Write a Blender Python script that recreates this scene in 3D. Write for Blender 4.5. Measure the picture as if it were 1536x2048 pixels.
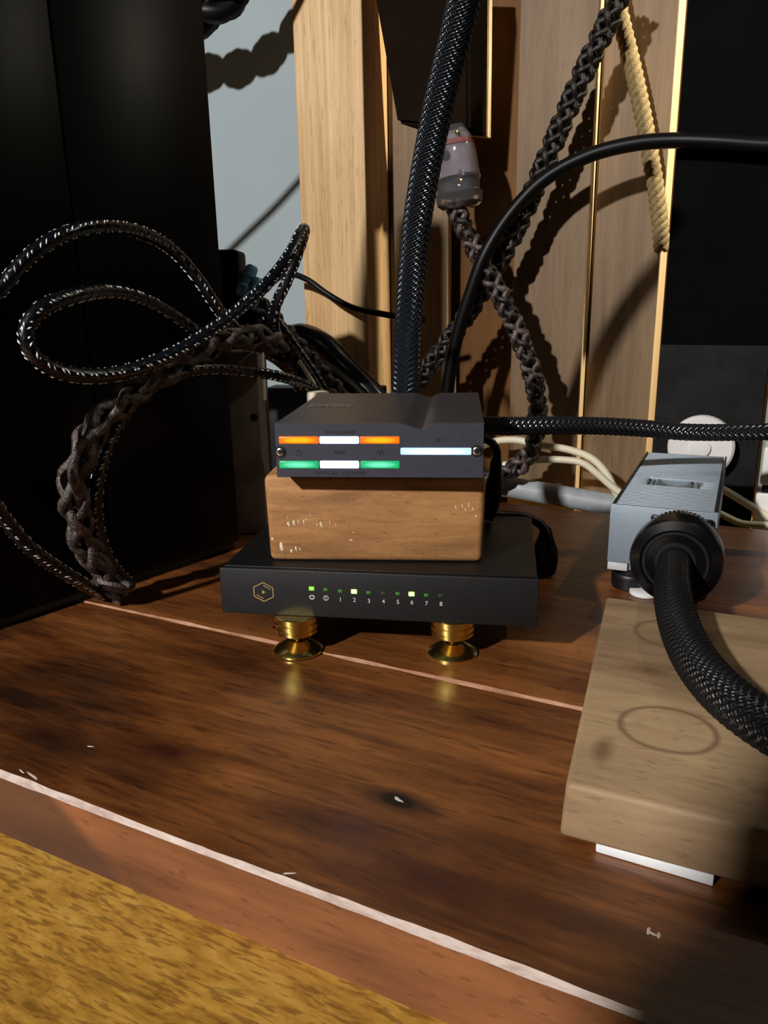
import bpy, bmesh, math, random
import numpy as np
from mathutils import Vector, Matrix
random.seed(7)
for o in list(bpy.data.objects): bpy.data.objects.remove(o)
SC = bpy.context.scene
COL = SC.collection

# ------------------------------------------------------------------ camera
F = 1538.0; TH = math.radians(15.4); PH = math.radians(1.0); CH = 0.1825
_u = Vector((0, math.sin(TH), math.cos(TH))); _f = Vector((0, math.cos(TH), -math.sin(TH))); _r = Vector((1, 0, 0))
RT = _r*math.cos(PH) - _u*math.sin(PH); UP = _u*math.cos(PH) + _r*math.sin(PH)
CAM = Vector((0, 0, CH))
cd = bpy.data.cameras.new('camera'); cam = bpy.data.objects.new('camera', cd); COL.objects.link(cam)
cd.sensor_fit = 'HORIZONTAL'; cd.sensor_width = 36; cd.lens = 36*F/1536; cd.clip_start = 0.01
m = Matrix((RT, UP, -_f)).transposed().to_4x4(); m.translation = CAM; cam.matrix_world = m
SC.camera = cam

# ------------------------------------------------------------------ world, lights, exposure
w = bpy.data.worlds.new('dim_room'); SC.world = w; w.use_nodes = True
w.node_tree.nodes['Background'].inputs[0].default_value = (0.55, 0.62, 0.7, 1)
w.node_tree.nodes['Background'].inputs[1].default_value = 0.006
def lamp(name, kind, loc, target, energy, color, size):
    d = bpy.data.lights.new(name, kind); d.energy = energy; d.color = color; d.shadow_soft_size = size
    o = bpy.data.objects.new(name, d); COL.objects.link(o); o.location = loc
    o.rotation_euler = (Vector(target)-Vector(loc)).to_track_quat('-Z', 'Y').to_euler()
    return o
key = lamp('spot_lamp', 'SPOT', (-1.30, -1.12, 1.24), (-0.33, 0.52, 0.16), 235, (1.0, 0.965, 0.92), 0.045)
key.data.spot_size = math.radians(36); key.data.spot_blend = 0.16
SC.view_settings.view_transform = 'Standard'; SC.view_settings.look = 'None'
SC.view_settings.gamma = 1; SC.view_settings.use_curve_mapping = False
SC.view_settings.exposure = 0.0

# back-wall frame: s along the wall, n out into the room, z up
WO = Vector((0.146, 0.771, 0)); WA = math.radians(-27); EX = Vector((math.cos(WA), math.sin(WA), 0)); EN = Vector((math.sin(WA), -math.cos(WA), 0))
lampB = lamp('niche_lamp', 'POINT', WO + EX*0.46 + EN*0.004 + Vector((0, 0, 0.70)), (0, 0, 0), 48.0, (1.0, 0.89, 0.68), 0.02)

# ------------------------------------------------------------------ placing helpers
def ray(x, y): return _f + RT*((x-768)/F) - UP*((y-1024)/F)
def gz(x, y, z=0.0):
    d = ray(x, y); return CAM + d*((z-CH)/d.z)
def gy(x, y, Y):
    d = ray(x, y); return CAM + d*(Y/d.y)
def wp(x, y, n):
    d = ray(x, y); return CAM + d*(((WO-CAM).dot(EN)+n)/d.dot(EN))
def ws(x, y, n): return (wp(x, y, n)-WO).dot(EX)
def face(o, x, y, yl=0.0):
    "local (x,z) on the plane local-y = yl of an upright thing with (loc, rotz)"
    loc, rz = Vector(o[0]), o[1]
    ey = Vector((-math.sin(rz), math.cos(rz), 0)); ex = Vector((math.cos(rz), math.sin(rz), 0))
    d = ray(x, y); p = CAM + d*(((loc-CAM).dot(ey)+yl)/d.dot(ey)); q = p-loc
    return q.dot(ex), q.z

# ------------------------------------------------------------------ materials
def lin(h):
    if isinstance(h, str):
        h = h.lstrip('#'); c = [int(h[i:i+2], 16)/255 for i in (0, 2, 4)]
    else: c = [v/255 for v in h]
    return tuple((v/12.92 if v <= .04045 else ((v+.055)/1.055)**2.4) for v in c) + (1,)
def newmat(name):
    mt = bpy.data.materials.new(name); mt.use_nodes = True; nt = mt.node_tree
    return mt, nt, nt.nodes['Principled BSDF']
def nd(nt, t, **kw):
    n = nt.nodes.new(t)
    for k, v in kw.items():
        if k in n.inputs: n.inputs[k].default_value = v
        else: setattr(n, k, v)
    return n
def ramp(nt, stops):
    r = nt.nodes.new('ShaderNodeValToRGB'); e = r.color_ramp.elements
    while len(e) < len(stops): e.new(0.5)
    for i, (p, c) in enumerate(stops): e[i].position = p; e[i].color = c
    return r
def L(nt, a, ao, b, bi): nt.links.new(a.outputs[ao], b.inputs[bi])
def plain(name, col, rough=.5, metal=0.0, spec=.5, var=.12, nscale=60, bump=0.0, bscale=400, coat=0.0):
    mt, nt, b = newmat(name); c = lin(col)
    tc = nd(nt, 'ShaderNodeTexCoord'); n = nd(nt, 'ShaderNodeTexNoise', Scale=nscale, Detail=4.0)
    L(nt, tc, 'Object', n, 'Vector')
    r = ramp(nt, [(.3, tuple(v*(1-var) for v in c[:3])+(1,)), (.7, tuple(min(1, v*(1+var)) for v in c[:3])+(1,))])
    L(nt, n, 'Fac', r, 'Fac'); L(nt, r, 'Color', b, 'Base Color')
    b.inputs['Roughness'].default_value = rough; b.inputs['Metallic'].default_value = metal
    b.inputs['Specular IOR Level'].default_value = spec; b.inputs['Coat Weight'].default_value = coat; b.inputs['Coat Roughness'].default_value = .15
    if bump:
        n2 = nd(nt, 'ShaderNodeTexNoise', Scale=bscale, Detail=3.0); L(nt, tc, 'Object', n2, 'Vector')
        bp = nd(nt, 'ShaderNodeBump', Strength=bump, Distance=.0006); L(nt, n2, 'Fac', bp, 'Height'); L(nt, bp, 'Normal', b, 'Normal')
    return mt
def speckle(name, base, dot, scale, thr, rough=.35, spec=.7):
    mt, nt, b = newmat(name); tc = nd(nt, 'ShaderNodeTexCoord'); n = nd(nt, 'ShaderNodeTexNoise', Scale=scale, Detail=2.0); L(nt, tc, 'Object', n, 'Vector')
    n3 = nd(nt, 'ShaderNodeTexNoise', Scale=scale*.12, Detail=2.0); L(nt, tc, 'Object', n3, 'Vector')
    a = nd(nt, 'ShaderNodeMath', operation='MULTIPLY_ADD'); a.inputs[1].default_value = .35; L(nt, n3, 'Fac', a, 0); L(nt, n, 'Fac', a, 2)
    r = ramp(nt, [(0.0, lin(base)), (thr+.12, lin(base)), (thr+.2, lin(dot))]); L(nt, a, 0, r, 'Fac'); L(nt, r, 'Color', b, 'Base Color')
    b.inputs['Roughness'].default_value = rough; b.inputs['Specular IOR Level'].default_value = spec
    bp = nd(nt, 'ShaderNodeBump', Strength=1.0, Distance=.0004); L(nt, n, 'Fac', bp, 'Height'); L(nt, bp, 'Normal', b, 'Normal')
    return mt
def emit(name, col, strength, core=None, base=(30, 30, 30), soft=.25):
    mt, nt, b = newmat(name); b.inputs['Base Color'].default_value = lin(base); b.inputs['Roughness'].default_value = soft
    b.inputs['Emission Strength'].default_value = strength
    if core:
        tc = nd(nt, 'ShaderNodeTexCoord'); sp = nd(nt, 'ShaderNodeSeparateXYZ'); L(nt, tc, 'Generated', sp, 'Vector')
        outs = []
        for ax, p in (('X', 2.2), ('Z', 2.0)):
            a = nd(nt, 'ShaderNodeMath', operation='SUBTRACT'); a.inputs[1].default_value = .5; L(nt, sp, ax, a, 0)
            c = nd(nt, 'ShaderNodeMath', operation='ABSOLUTE'); L(nt, a, 0, c, 0)
            d = nd(nt, 'ShaderNodeMath', operation='MULTIPLY'); d.inputs[1].default_value = 2; L(nt, c, 0, d, 0)
            e = nd(nt, 'ShaderNodeMath', operation='POWER'); e.inputs[1].default_value = p; L(nt, d, 0, e, 0); outs.append(e)
        ad = nd(nt, 'ShaderNodeMath', operation='ADD'); L(nt, outs[0], 0, ad, 0); L(nt, outs[1], 0, ad, 1)
        r = ramp(nt, [(0.05, lin(core)), (.85, lin(col))]); L(nt, ad, 0, r, 'Fac'); L(nt, r, 'Color', b, 'Emission Color')
    else: b.inputs['Emission Color'].default_value = lin(col)
    return mt
def wood(name, stops, scale=(2.5, 40, 40), rough=.45, bump=.25, coat=0.0, coatr=.2, blotch=.5, bscale=9, spots=None, rings=None, pores=0.0, pore_col=(25, 12, 5), spec=.5, warp=.35, dark_zone=None, pt0=.60, psc=(16, 7, 7)):
    """grain runs along local X. spots: list of (x,y,rx,ry,colour,blur); rings: (x,y,r,width,colour)"""
    mt, nt, b = newmat(name); tc = nd(nt, 'ShaderNodeTexCoord')
    mp = nd(nt, 'ShaderNodeMapping'); mp.inputs['Scale'].default_value = scale; L(nt, tc, 'Object', mp, 'Vector')
    big = nd(nt, 'ShaderNodeTexNoise', Scale=bscale, Detail=3.0)
    mpb = nd(nt, 'ShaderNodeMapping'); mpb.inputs['Scale'].default_value = (.5, 1.6, 1.6); L(nt, tc, 'Object', mpb, 'Vector'); L(nt, mpb, 'Vector', big, 'Vector')
    g = nd(nt, 'ShaderNodeTexNoise', Scale=1.0, Detail=8.0, Roughness=.65, Distortion=warp*3); L(nt, mp, 'Vector', g, 'Vector')
    fine = nd(nt, 'ShaderNodeTexNoise', Scale=6.0, Detail=4.0, Roughness=.7); L(nt, mp, 'Vector', fine, 'Vector')
    m1 = nd(nt, 'ShaderNodeMath', operation='MULTIPLY_ADD'); m1.inputs[1].default_value = blotch; L(nt, big, 'Fac', m1, 0)
    g2 = nd(nt, 'ShaderNodeMath', operation='MULTIPLY'); g2.inputs[1].default_value = (1-blotch)*.75; L(nt, g, 'Fac', g2, 0)
    f2 = nd(nt, 'ShaderNodeMath', operation='MULTIPLY_ADD'); f2.inputs[1].default_value = (1-blotch)*.25; L(nt, fine, 'Fac', f2, 0); L(nt, g2, 0, f2, 2)
    L(nt, f2, 0, m1, 2)
    r = ramp(nt, [(p, lin(c)) for p, c in stops]); L(nt, m1, 0, r, 'Fac')
    col = (r, 'Color')
    def mix(fac_node, fo, c):
        nonlocal col
        mx = nd(nt, 'ShaderNodeMix', data_type='RGBA'); mx.inputs[7].default_value = lin(c)
        nt.links.new(fac_node.outputs[fo], mx.inputs[0]); nt.links.new(col[0].outputs[col[1]], mx.inputs[6]); col = (mx, 2)
    if pores:
        pn = nd(nt, 'ShaderNodeTexNoise', Scale=1.0, Detail=2.0); pm = nd(nt, 'ShaderNodeMapping'); pm.inputs['Scale'].default_value = (scale[0]*psc[0], scale[1]*psc[1], scale[2]*psc[2])
        L(nt, tc, 'Object', pm, 'Vector'); L(nt, pm, 'Vector', pn, 'Vector')
        pr = ramp(nt, [(pt0, (0, 0, 0, 1)), (pt0+.1, (pores, pores, pores, 1))]); L(nt, pn, 'Fac', pr, 'Fac'); mix(pr, 'Color', pore_col)
    def dist(x, y, rx, ry, wob=.25, ws_=60):
        m_ = nd(nt, 'ShaderNodeMapping'); m_.inputs['Location'].default_value = (-x/rx, -y/ry, 0); m_.inputs['Scale'].default_value = (1/rx, 1/ry, 0)
        L(nt, tc, 'Object', m_, 'Vector'); ln = nd(nt, 'ShaderNodeVectorMath', operation='LENGTH'); L(nt, m_, 'Vector', ln, 0)
        wn = nd(nt, 'ShaderNodeTexNoise', Scale=ws_, Detail=3.0); L(nt, tc, 'Object', wn, 'Vector')
        a = nd(nt, 'ShaderNodeMath', operation='MULTIPLY_ADD'); a.inputs[1].default_value = wob; L(nt, wn, 'Fac', a, 0); nt.links.new(ln.outputs['Value'], a.inputs[2]); return a
    for (x, y, rx, ry, c, k) in (spots or []):
        a = dist(x, y, rx, ry, .45, 150); rr = ramp(nt, [(1.2-k, (1, 1, 1, 1)), (1.2, (0, 0, 0, 1))]) if False else None
        mr = nd(nt, 'ShaderNodeMapRange'); mr.inputs['From Min'].default_value = 1.2; mr.inputs['From Max'].default_value = 1.2-k; L(nt, a, 0, mr, 'Value'); mix(mr, 'Result', c)
    for (x, y, R_, wd, c, am) in (rings or []):
        a = dist(x, y, R_, R_*.92, .10, 70)
        s = nd(nt, 'ShaderNodeMath', operation='SUBTRACT'); s.inputs[1].default_value = 1.05; L(nt, a, 0, s, 0)
        ab = nd(nt, 'ShaderNodeMath', operation='ABSOLUTE'); L(nt, s, 0, ab, 0)
        mr = nd(nt, 'ShaderNodeMapRange'); mr.inputs['From Min'].default_value = wd; mr.inputs['From Max'].default_value = 0; mr.inputs['To Max'].default_value = am; L(nt, ab, 0, mr, 'Value'); mix(mr, 'Result', c)
    if dark_zone:   # (x_edge, lean, colour_left): a darker zone left of a slanted line
        sp = nd(nt, 'ShaderNodeSeparateXYZ'); L(nt, tc, 'Object', sp, 'Vector')
        a = nd(nt, 'ShaderNodeMath', operation='MULTIPLY_ADD'); a.inputs[1].default_value = dark_zone[1]; L(nt, sp, 'Z', a, 0); L(nt, sp, 'X', a, 2)
        wn = nd(nt, 'ShaderNodeTexNoise', Scale=60.0); L(nt, tc, 'Object', wn, 'Vector')
        a2 = nd(nt, 'ShaderNodeMath', operation='MULTIPLY_ADD'); a2.inputs[1].default_value = .012; L(nt, wn, 'Fac', a2, 0); L(nt, a, 0, a2, 2)
        mr = nd(nt, 'ShaderNodeMapRange'); mr.inputs['From Min'].default_value = dark_zone[0]+.006; mr.inputs['From Max'].default_value = dark_zone[0]-.004; mr.inputs['To Max'].default_value = .75
        L(nt, a2, 0, mr, 'Value'); mix(mr, 'Result', dark_zone[2])
    nt.links.new(col[0].outputs[col[1]], b.inputs['Base Color'])
    b.inputs['Roughness'].default_value = rough; b.inputs['Coat Weight'].default_value = coat; b.inputs['Coat Roughness'].default_value = coatr
    b.inputs['Specular IOR Level'].default_value = spec
    bp = nd(nt, 'ShaderNodeBump', Strength=bump, Distance=.0005); L(nt, f2, 0, bp, 'Height'); L(nt, bp, 'Normal', b, 'Normal')
    if coat: L(nt, bp, 'Normal', b, 'Coat Normal')
    return mt

# ------------------------------------------------------------------ mesh helpers
def tag(o, label, cat, group=None):
    o['label'] = label; o['category'] = cat
    if group: o['group'] = group
    return o
def thing(name, label, cat, loc=(0, 0, 0), rz=0.0, group=None):
    o = bpy.data.objects.new(name, None); COL.objects.link(o); o.empty_display_size = .01
    o.location = loc; o.rotation_euler = (0, 0, rz); return tag(o, label, cat, group)
def link(name, me, mat, parent, label=None, kind=None):
    o = bpy.data.objects.new(name, me); COL.objects.link(o)
    for mm in (mat if isinstance(mat, (list, tuple)) else [mat]):
        if mm.name not in [x.name for x in me.materials if x]: me.materials.append(mm)
    if parent: o.parent = parent
    if label: o['label'] = label
    if kind: o['kind'] = kind
    return o
def smooth(me, ang=35):
    me.polygons.foreach_set('use_smooth', [True]*len(me.polygons))
    try: me.set_sharp_from_angle(angle=math.radians(ang))
    except Exception: pass
def pm(name, verts, faces, mat, parent=None, sm=True, ang=40, **kw):
    me = bpy.data.meshes.new(name); me.from_pydata([tuple(v) for v in verts], [], [tuple(int(i) for i in f) for f in faces]); me.validate()
    if sm: smooth(me, ang)
    return link(name, me, mat, parent, **kw)
def bmo(name, bm, mat, parent=None, sm=True, ang=35, **kw):
    me = bpy.data.meshes.new(name); bmesh.ops.recalc_face_normals(bm, faces=bm.faces); bm.to_mesh(me); bm.free()
    if sm: smooth(me, ang)
    return link(name, me, mat, parent, **kw)
def bx(bm, x0, x1, y0, y1, z0, z1, bev=0.0, seg=2, mx=None):
    r = bmesh.ops.create_cube(bm, size=1.0); vs = r['verts']
    for v in vs: v.co = Vector((x0+(v.co.x+.5)*(x1-x0), y0+(v.co.y+.5)*(y1-y0), z0+(v.co.z+.5)*(z1-z0)))
    if bev:
        es = list({e for v in vs for e in v.link_edges}); out = bmesh.ops.bevel(bm, geom=es, offset=bev, segments=seg, affect='EDGES', profile=.5)
        vs = list({v for f in out['faces'] for v in f.verts} | {v for v in vs if v.is_valid})
    if mx:
        allv = set(vs)
        for v in list(allv):
            pass
        bmesh.ops.transform(bm, matrix=mx, verts=list(allv))
    return vs
def box(name, x0, x1, y0, y1, z0, z1, mat, parent, bev=0.0, seg=2, **kw):
    bm = bmesh.new(); bx(bm, x0, x1, y0, y1, z0, z1, bev, seg); return bmo(name, bm, mat, parent, **kw)
def lathe(prof, seg=40, axis='Z', cap=True, knurl=None):
    "prof: list (r, h); returns verts, faces"
    V, Fc = [], []
    for i, (r, h) in enumerate(prof):
        for k in range(seg):
            a = 2*math.pi*k/seg; rr = r
            if knurl and knurl[0] <= i <= knurl[1]: rr = r*(1+(knurl[2] if k % 2 else 0))
            p = (rr*math.cos(a), rr*math.sin(a), h)
            V.append(p if axis == 'Z' else (p[0], -p[2], p[1]))     # axis 'Y': h runs towards local -y
    for i in range(len(prof)-1):
        for k in range(seg):
            a, b_ = i*seg+k, i*seg+(k+1) % seg; Fc.append((a, b_, b_+seg, a+seg))
    if cap: Fc.append(tuple(range(seg))[::-1]); Fc.append(tuple((len(prof)-1)*seg+k for k in range(seg)))
    return V, Fc
def spline(pts, step=.004):
    P = np.array([tuple(p) for p in pts], float); P = np.vstack([2*P[0]-P[1], P, 2*P[-1]-P[-2]]); out = []
    for i in range(1, len(P)-2):
        p0, p1, p2, p3 = P[i-1:i+3]; n = max(2, int(np.linalg.norm(p2-p1)/step*2))
        d01, d12, d23 = [max(1e-5, np.linalg.norm(b-a))**.5 for a, b in ((p0, p1), (p1, p2), (p2, p3))]
        m1 = (p2-p1)+d12*((p1-p0)/d01-(p2-p0)/(d01+d12)); m2 = (p2-p1)+d12*((p3-p2)/d23-(p3-p1)/(d12+d23))
        t = np.linspace(0, 1, n, endpoint=False)[:, None]
        out.append((2*t**3-3*t**2+1)*p1+(t**3-2*t**2+t)*m1+(-2*t**3+3*t**2)*p2+(t**3-t**2)*m2)
    A = np.vstack(out+[P[-2:-1]]); return resample(A, step)
def resample(A, step):
    d = np.r_[0, np.cumsum(np.linalg.norm(np.diff(A, axis=0), axis=1))]; n = max(3, int(d[-1]/step)+1); t = np.linspace(0, d[-1], n)
    return np.stack([np.interp(t, d, A[:, k]) for k in range(3)], 1)
def frames(A, n0=(0, 0, 1)):
    T = np.gradient(A, axis=0); T /= np.linalg.norm(T, axis=1)[:, None]
    N = np.zeros_like(A); v = np.array(n0, float); v -= T[0]*(v@T[0])
    if np.linalg.norm(v) < 1e-3: v = np.array([1., 0, 0])-T[0]*T[0][0]
    N[0] = v/np.linalg.norm(v)
    for i in range(1, len(A)):
        v = N[i-1]-T[i]*(N[i-1]@T[i]); N[i] = v/np.linalg.norm(v)
    return T, N, np.cross(T, N)
def tubearr(A, rn, rb, seg, N, B, closed=True):
    "sweep an ellipse with half-axes rn (along N), rb (along B); arrays or floats"
    n = len(A); a = np.linspace(0, 2*np.pi, seg, endpoint=False)
    rn = np.broadcast_to(np.asarray(rn, float), (n,)); rb = np.broadcast_to(np.asarray(rb, float), (n,))
    V = A[:, None, :]+N[:, None, :]*(rn[:, None]*np.cos(a))[:, :, None]+B[:, None, :]*(rb[:, None]*np.sin(a))[:, :, None]
    i = np.arange(n-1)[:, None]*seg; k = np.arange(seg)[None, :]; k2 = (k+1) % seg
    Q = np.stack([i+k, i+k2, i+seg+k2, i+seg+k], -1).reshape(-1, 4).tolist()
    Q += [list(range(seg))[::-1], [(n-1)*seg+j for j in range(seg)]]
    return V.reshape(-1, 3), Q
def rawmesh(name, V, Q, mat, parent, sm=True, **kw): return pm(name, V.tolist() if hasattr(V, 'tolist') else V, Q, mat, parent, sm=sm, ang=60, **kw)
def cable_thing(name, label, pts, step=.004, group=None, cat='cable'):
    A = spline(pts, step); base = A[0].copy()
    return thing(name, label, cat, tuple(base), 0, group), A-base
def tube(name, label, pts, r, mat, seg=14, step=.005, group=None, r2=None, n0=(0, 0, 1), cat='cable'):
    A = spline(pts, step); base = A[0].copy(); A = A-base; T, N, B = frames(A, n0); V, Q = tubearr(A, r, r2 or r, seg, N, B)
    o = rawmesh(name, V, Q, mat, None); o.location = tuple(base); return tag(o, label, cat, group)
def strands(A, R, Rb, n, pitch, amp, n0=(0, 0, 1), both=True):
    "centre lines of the strands of a round braid, with their outward normals"
    step = pitch/(n*10 if n < 6 else n*6); A = resample(A, step); T, N, B = frames(A, n0)
    l = np.arange(len(A))*step; out = []
    for dr in ((1, -1) if both else (1,)):
        for k in range(n):
            th = dr*2*np.pi*l/pitch+2*np.pi*k/n; wv = dr*np.cos(2*np.pi*n*l/pitch+np.pi*k)*amp if both else 0*l
            O = N*np.cos(th)[:, None]+B*np.sin(th)[:, None]
            P = A+N*((R+wv)*np.cos(th))[:, None]+B*((Rb+wv)*np.sin(th))[:, None]
            out.append((P, O))
    return out
def strandmesh(P, O, w_, t_, seg):
    T = np.gradient(P, axis=0); T /= np.linalg.norm(T, axis=1)[:, None]
    O = O-T*(O*T).sum(1)[:, None]; O /= np.linalg.norm(O, axis=1)[:, None]
    return tubearr(P, t_, w_, seg, O, np.cross(T, O))
def braided(name, label, pts, R, rs, n, pitch, mat, group=None, amp=None, n0=(0, 0, 1), Rb=None, flat=.8, both=True, cat='cable', mat2=None):
    t, A = cable_thing(name, label, pts, .004, group, cat)
    for i, (P, O) in enumerate(strands(A, R, Rb or R, n, pitch, amp if amp is not None else rs*.7, n0, both)):
        V, Q = strandmesh(P, O, rs, rs*flat, 7); rawmesh('strand', V, Q, (mat2 if mat2 and i % 2 else mat), t)
    return t
def sleeved(name, label, pts, R, Rb, n, pitch, core, mesh, n0=(0, 0, 1), group=None, w_=None, taper=None):
    t, A = cable_thing(name, label, pts, .004, group); T, N, B = frames(A, n0)
    V, Q = tubearr(A, R*.93, Rb*.93, 18, N, B); rawmesh('cable_core', V, Q, core, t)
    VV, QQ, off = [], [], 0
    w_ = w_ or 2*math.pi*math.sqrt((R*R+Rb*Rb)/2)/n/2*.40
    for P, O in strands(A, R, Rb, n, pitch, .00026, n0):
        V, Q = strandmesh(P, O, w_, .0004, 4); VV.append(V); QQ += [[i+off for i in q] for q in Q]; off += len(V)
    rawmesh('braided_sleeve', np.vstack(VV), QQ, mesh, t, kind='stuff')
    return t
def flecked(name, label, pts, r, core, fl, group=None, n0=(0, 0, 1), rows=4, gap=.0042):
    t, A = cable_thing(name, label, pts, .004, group); T, N, B = frames(A, n0); V, Q = tubearr(A, r, r, 14, N, B); rawmesh('jacket', V, Q, core, t)
    VV, QQ, off = [], [], 0
    for P, O in strands(A, r, r, 5, r*9, .0001, n0):
        V, Q = strandmesh(P, O, r*.16, .0002, 4); VV.append(V); QQ += [[i+off for i in q] for q in Q]; off += len(V)
    rawmesh('braid_threads', np.vstack(VV), QQ, core, t, kind='stuff')
    A2 = resample(A, .0007); T, N, B = frames(A2, n0); Vs, Fs = [], []; rnd = random.Random(len(pts)); L_ = len(A2); k = 0; i = 2
    while i < L_-2:
        for rw in range(rows):
            j = min(L_-2, i+rnd.randint(-1, 1)+(3 if rw % 2 else 0)); a = 2*math.pi*(rw+.25)/rows+.35*math.sin(i*.02)
            o = N[j]*math.cos(a)+B[j]*math.sin(a); s = np.cross(T[j], o); c = A2[j]+o*(r+.00005); d = T[j]*.75+s*(.66 if rw % 2 else -.66); e = np.cross(o, d)
            ln = r*.42*rnd.uniform(.6, 1.25); wd = r*.17; b0 = len(Vs)
            for p in (c+d*ln, c-d*ln, c+e*wd, c-e*wd, c+o*r*.16, c-o*r*.05): Vs.append(tuple(p))
            for f in ((0, 2, 4), (2, 1, 4), (1, 3, 4), (3, 0, 4), (2, 0, 5), (1, 2, 5), (3, 1, 5), (0, 3, 5)): Fs.append(tuple(b0+q for q in f))
        i += int(gap/.0007)+(2 if k % 2 else -2); k += 1
    pm('tracer_flecks', Vs, Fs, fl, t, sm=False, kind='stuff')
    return t
def text(name, s, size, mat, parent, loc, rot=(math.pi/2, 0, 0), extrude=.00006, align='CENTER', space=1.0, sx=1.0, sy=1.0):
    c = bpy.data.curves.new(name, 'FONT'); c.body = s; c.size = size; c.align_x = align; c.align_y = 'CENTER'; c.extrude = extrude; c.space_character = space; c.resolution_u = 3
    o = bpy.data.objects.new(name+'_tmp', c); COL.objects.link(o); bpy.context.view_layer.update()
    me = bpy.data.meshes.new_from_object(o.evaluated_get(bpy.context.evaluated_depsgraph_get())); bpy.data.objects.remove(o); bpy.data.curves.remove(c)
    me.materials.clear(); me.name = name; r = link(name, me, mat, parent); r.location = loc; r.rotation_euler = rot; r.scale = (sx, sy, 1); return r
def flatpoly(name, polys, mat, parent, loc, th=.00008, **kw):
    "polys: outlines in (x,z) on a face looking towards local -y"
    bm = bmesh.new()
    for pl in polys:
        vs = [bm.verts.new((x, 0, z)) for x, z in pl]; f = bm.faces.new(vs); e = bmesh.ops.extrude_face_region(bm, geom=[f])
        for v in [g for g in e['geom'] if isinstance(g, bmesh.types.BMVert)]: v.co.y -= th
    o = bmo(name, bm, mat, parent, sm=False, **kw); o.location = loc; return o
def arc(r0, r1, a0, a1, n=18, cx=0, cz=0):
    q = [];
    for i in range(n):
        a = math.radians(a0+(a1-a0)*i/n); b_ = math.radians(a0+(a1-a0)*(i+1)/n)
        q.append([(cx+r0*math.cos(a), cz+r0*math.sin(a)), (cx+r1*math.cos(a), cz+r1*math.sin(a)), (cx+r1*math.cos(b_), cz+r1*math.sin(b_)), (cx+r0*math.cos(b_), cz+r0*math.sin(b_))])
    return q
def seg2(x0, z0, x1, z1, w_):
    d = Vector((x1-x0, z1-z0)).normalized()*w_/2; nx, nz = -d.y, d.x
    return [(x0+nx, z0+nz), (x1+nx, z1+nz), (x1-nx, z1-nz), (x0-nx, z0-nz)]

# ================================================================== SETTING
M_wall = plain('grey_wall_paint', (158, 172, 178), .75, var=.03, nscale=8, bump=.15, bscale=250)
def wallbox(name, s0, s1, n0, n1, z0, z1, mat, parent, bev=0.0, **kw):
    return box(name, s0, s1, -n1, -n0, z0, z1, mat, parent, bev, **kw)   # in the wall frame: local y = -n
wall = wallbox('wall_back', -1.6, 1.2, -.14, -.075, -.07, 1.5, M_wall, None)
wall.location = WO; wall.rotation_euler = (0, 0, WA); wall['kind'] = 'structure'; wall['label'] = 'pale blue grey painted wall behind the wooden planks'

M_desk = wood('golden_wood', [(.34, (108, 72, 20)), (.44, (156, 112, 38)), (.53, (184, 138, 54)), (.66, (206, 164, 76))], scale=(26, 85, 85), rough=.5, bump=.4, blotch=.3, bscale=14, pores=.6, pore_col=(104, 66, 20), warp=.8, pt0=.52, psc=(4.5, 8, 8))
desk = box('tabletop', -1.3, 1.1, -1.15, .0745, -.07, -.03, M_desk, None, bev=.002)
desk.location = WO; desk.rotation_euler = (0, 0, WA); tag(desk, 'golden brown wooden table top lying lowest, in front of the dark slab', 'table')

# ------------------------------------------------------------------ dark plank slab
TO = Vector((.11, .70, 0)); slab = thing('plank_slab', 'thick dark red brown slab of joined planks under the devices', 'slab', (TO.x, TO.y, -.03), WA)
def tl(p):
    q = p-TO; return q.dot(EX), -q.dot(EN)
kx, ky = tl(gz(793, 1600)); k2x, k2y = tl(gz(100, 1475)); k3x, k3y = tl(gz(330, 1500)); k4x, k4y = tl(gz(860, 1760)); k5x, k5y = tl(gz(640, 1640)); k6x, k6y = tl(gz(1180, 1850)); k7x, k7y = tl(gz(800, 1598))
DK = (40, 17, 8)
slab_stops = [(.36, (44, 22, 9)), (.45, (86, 47, 20)), (.53, (118, 69, 31)), (.64, (154, 97, 48))]
M_slab = wood('dark_plank_wood', slab_stops, scale=(7, 70, 70), rough=.40, bump=.45, coat=.3, coatr=.24, blotch=.5, bscale=16, pores=.5, pore_col=(44, 20, 9), warp=.5, pt0=.58, psc=(10, 7, 7),
              spots=[(k2x, k2y, .028, .012, DK, .9), (k3x, k3y, .04, .014, (58, 26, 11), .9), (k4x, k4y, .05, .02, (60, 24, 14), 1.0), (k5x, k5y, .05, .012, (60, 26, 12), 1.0), (k6x, k6y, .03, .01, (56, 24, 12), 1.0), (kx, ky, .022, .0085, (26, 12, 7), .75), (kx, ky, .009, .0045, (6, 4, 4), .4)])
M_slab2 = wood('back_plank_wood', slab_stops, scale=(6, 60, 60), rough=.42, bump=.35, coat=.2, coatr=.28, blotch=.5, bscale=12, pores=.5, pore_col=(38, 17, 8))
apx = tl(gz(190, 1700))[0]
M_apron = wood('plank_edge_wood', [(.34, (76, 44, 26)), (.46, (122, 75, 43)), (.56, (146, 92, 54)), (.68, (168, 108, 62))], scale=(7, 60, 60), rough=.6, bump=.35, blotch=.6, bscale=18, pores=.4, pore_col=(70, 36, 24), dark_zone=(apx-.002, 1.1, (78, 50, 36)))
M_worn = wood('worn_pale_edge', [(.3, (150, 118, 104)), (.5, (204, 184, 174)), (.7, (226, 212, 206))], scale=(60, 200, 200), rough=.85, bump=.6, blotch=.3, bscale=80)
M_worn2 = wood('worn_joint_edge', [(.3, (110, 66, 44)), (.5, (176, 128, 100)), (.7, (206, 164, 136))], scale=(80, 200, 200), rough=.85, bump=.6, blotch=.3, bscale=90)
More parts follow.
